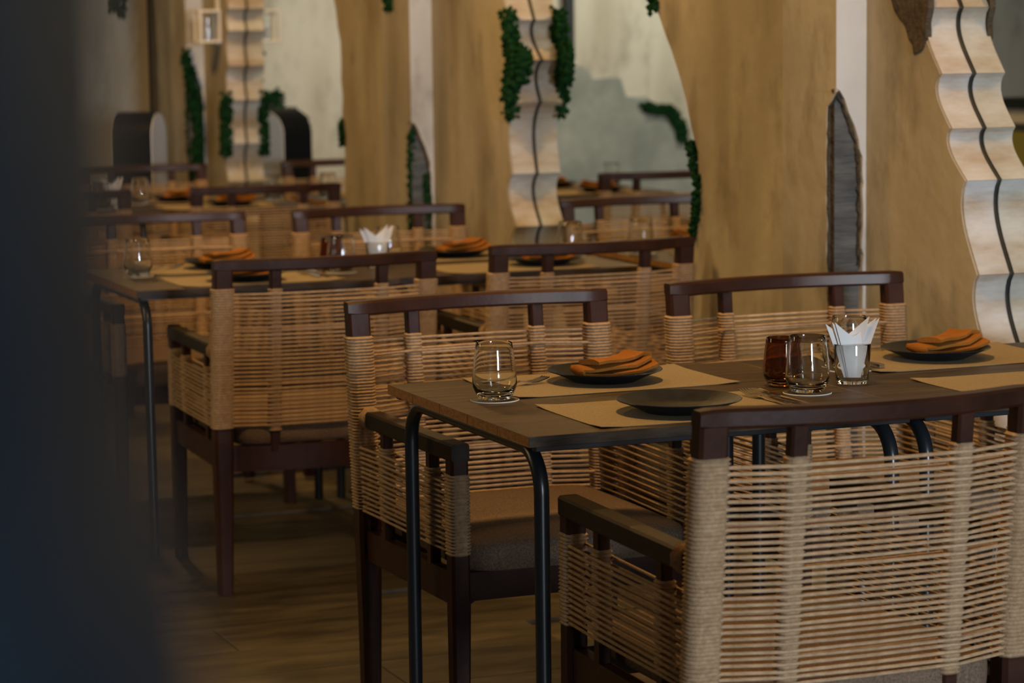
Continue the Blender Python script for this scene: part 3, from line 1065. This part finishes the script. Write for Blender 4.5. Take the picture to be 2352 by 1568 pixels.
def setting(r):
    dy = ROW[r]
    row = RN[r] + ' row'
    zt = TZ + 0.0002
    zm = zt + 0.0014
    dx = (0, 0, -0.07)[r]
    L = lambda s: s % row
    # mats: a_far, a_near, b_far, b_near
    mats = [(1.978, 4.487, 0.0, 'far side of the left table in the %s'), (1.968, 4.083, 0.0, 'near side of the left table in the %s'),
            (2.755, 4.490, 0.0, 'far side of the right table in the %s'), (2.757, 4.078, 0.0, 'near side of the right table in the %s')]
    pls = [(1.990, 4.487), (1.944, 4.055), (2.742, 4.490), (2.872, 4.085)]
    for k, ((x, y, a, s), (px, py)) in enumerate(zip(mats, pls)):
        put('mat', placemat, x + dx * .3, y + dy, zt, a, 'tan paper placemat on the ' + s % row, 'placemat', 'tan placemats')
        put('plate', plate, px + dx, py + dy, zm, 0, 'black plate on the ' + s % row, 'plate', 'black plates')
        if not (r == 0 and k == 1):
            put('napkin', napkin, px + dx + (0.012 if k != 2 else 0.02), py + dy - 0.004, zm + 0.0088, (0.10, 0.16, 0.22, 0.05)[k], 'folded orange napkin on the ' + s % row, 'napkin', 'orange napkins')
    zg = zt + 0.0024
    tum = [(1.700, 4.342, 'standing alone near the left end of the %s'), (2.262, 4.160, 'in front of the paper napkins in the %s'), (2.493, 4.410, 'behind the paper napkins in the %s')]
    if r:
        tum.append((3.05, 4.30, 'by the mirror at the right end of the %s'))
    for x, y, s in tum:
        put('coaster', coaster, x, y + dy, zt, 0, 'coaster under the glass ' + s % row, 'coaster', 'coasters')
        put('tumbler', tumbler, x, y + dy, zg, 0, 'clear tumbler ' + s % row, 'glass', 'clear tumblers')
    put('brown', brown_tumbler, 2.270, 4.274 + dy, zt + 0.0003, 0, 'brown tinted glass tumbler beside the clear one in the %s' % row, 'glass', 'brown tumblers')
    nx, ny_ = 2.402 + dx, 4.238 + dy
    put('straight', straight_tumbler, nx, ny_, zt + 0.0003, 0, 'straight glass tumbler holding white paper napkins in the %s' % row, 'glass', 'napkin tumblers')
    for k, (ox, oy, a, tilt, lean_) in enumerate(((0.003, -0.005, -0.37, 0.025, 0.03), (0.001, -0.001, -0.37, 0.010, 0.025), (-0.003, 0.003, -0.38, -0.055, 0.02))):
        o = put('paper', paper_napkin, nx + ox, ny_ + oy, zt + 0.0095, a, ('white paper napkin in the straight tumbler of the %s, ' % row) + ('front sheet', 'middle sheet', 'rear sheet leaning left')[k], 'napkin', 'white paper napkins')
        o.rotation_euler = (lean_, tilt, a)
    # cutlery
    put('fork', fork, 1.797, 4.489 + dy, zm + 0.0005, 0.378, 'steel fork left of the far plate, left table, %s' % row, 'fork', 'forks')
    put('knife', knife, 2.172, 4.100 + dy, zm + 0.0005, -1.50, 'steel knife right of the near plate, left table, %s' % row, 'knife', 'knives')
    put('fork', fork, 2.145, 4.100 + dy, zm + 0.0005, 1.62, 'steel fork right of the near plate, left table, %s' % row, 'fork', 'forks')
    put('knife', knife, 2.553, 4.495 + dy, zm + 0.0005, pi / 2 + 0.04, 'steel knife left of the far plate, right table, %s' % row, 'knife', 'knives')


for r in range(3):
    setting(r)

# ------------------------------------------------------------------ kiosk and sideboard at the far end
ang = math.atan2(-0.866, -0.5)
t = thing('kiosk', 'waist-high black and white kiosk with a rounded top, standing before the farthest pilaster', 'machine', (2.825, 11.82, 0), ang + pi / 2)
hw, hd, zt = 0.100, 0.135, 1.10


def arch(hd_, z_, n=12, base=0.02):
    return [(-hd_, base)] + [(-hd_ * cos(pi * k / n), z_ - hd_ * 0.85 + hd_ * 0.85 * sin(pi * k / n)) for k in range(n + 1)] + [(hd_, base)]


MB().prism(arch(hd - 0.006, zt - 0.006), 'x', -hw, hw).obj('side_shell', M['white_plastic'], t)
pf = arch(hd, zt)
band = MB()
half = [p for p in pf if p[0] <= 0.03]
inn = [(p[0] * 0.93, p[1] - 0.004 if p[1] > 0.5 else p[1]) for p in half]
band.prism(half + inn[::-1], 'x', -hw + 0.004, hw - 0.004)
band.obj('front_panel', M['black_gloss'], t)
MB().box((0, -0.01, 0.01), (2 * hw - 0.02, 2 * hd - 0.04, 0.02)).obj('foot', M['black_gloss'], t)
MB().box((0, -0.03, zt - 0.011), (0.09, 0.05, 0.004), 0.001, m=Matrix.Rotation(0.28, 3, 'X')).obj('display', M['mirror'], t)

t = thing('sideboard', 'black-topped sideboard with olive yellow doors seen in the nearest mirror', 'cabinet', (-1.15, 11.0, 0))
MB().box((0, 0, 0.50), (0.7, 0.42, 0.92), 0.004).obj('body', M['seam'], t)
MB().box((0, 0, 1.06), (0.76, 0.46, 0.05), 0.004).obj('top', M['black_gloss'], t)
MB().box((0, 0, 0.995), (0.66, 0.40, 0.09), 0.004).obj('drawer_band', M['frame_white'], t)
for s in (-1, 1):
    d = MB().box((0.355, s * 0.10, 0.50), (0.014, 0.19, 0.84), 0.003).obj('door', M['olive'], t)
    MB().tube([(0.37, s * 0.03, 0.55), (0.37, s * 0.03, 0.65)], 0.005, 8).obj('handle', M['steel'], d)
    d = MB().box((s * 0.17, -0.215, 0.50), (0.33, 0.014, 0.84), 0.003).obj('door', M['olive'], t)
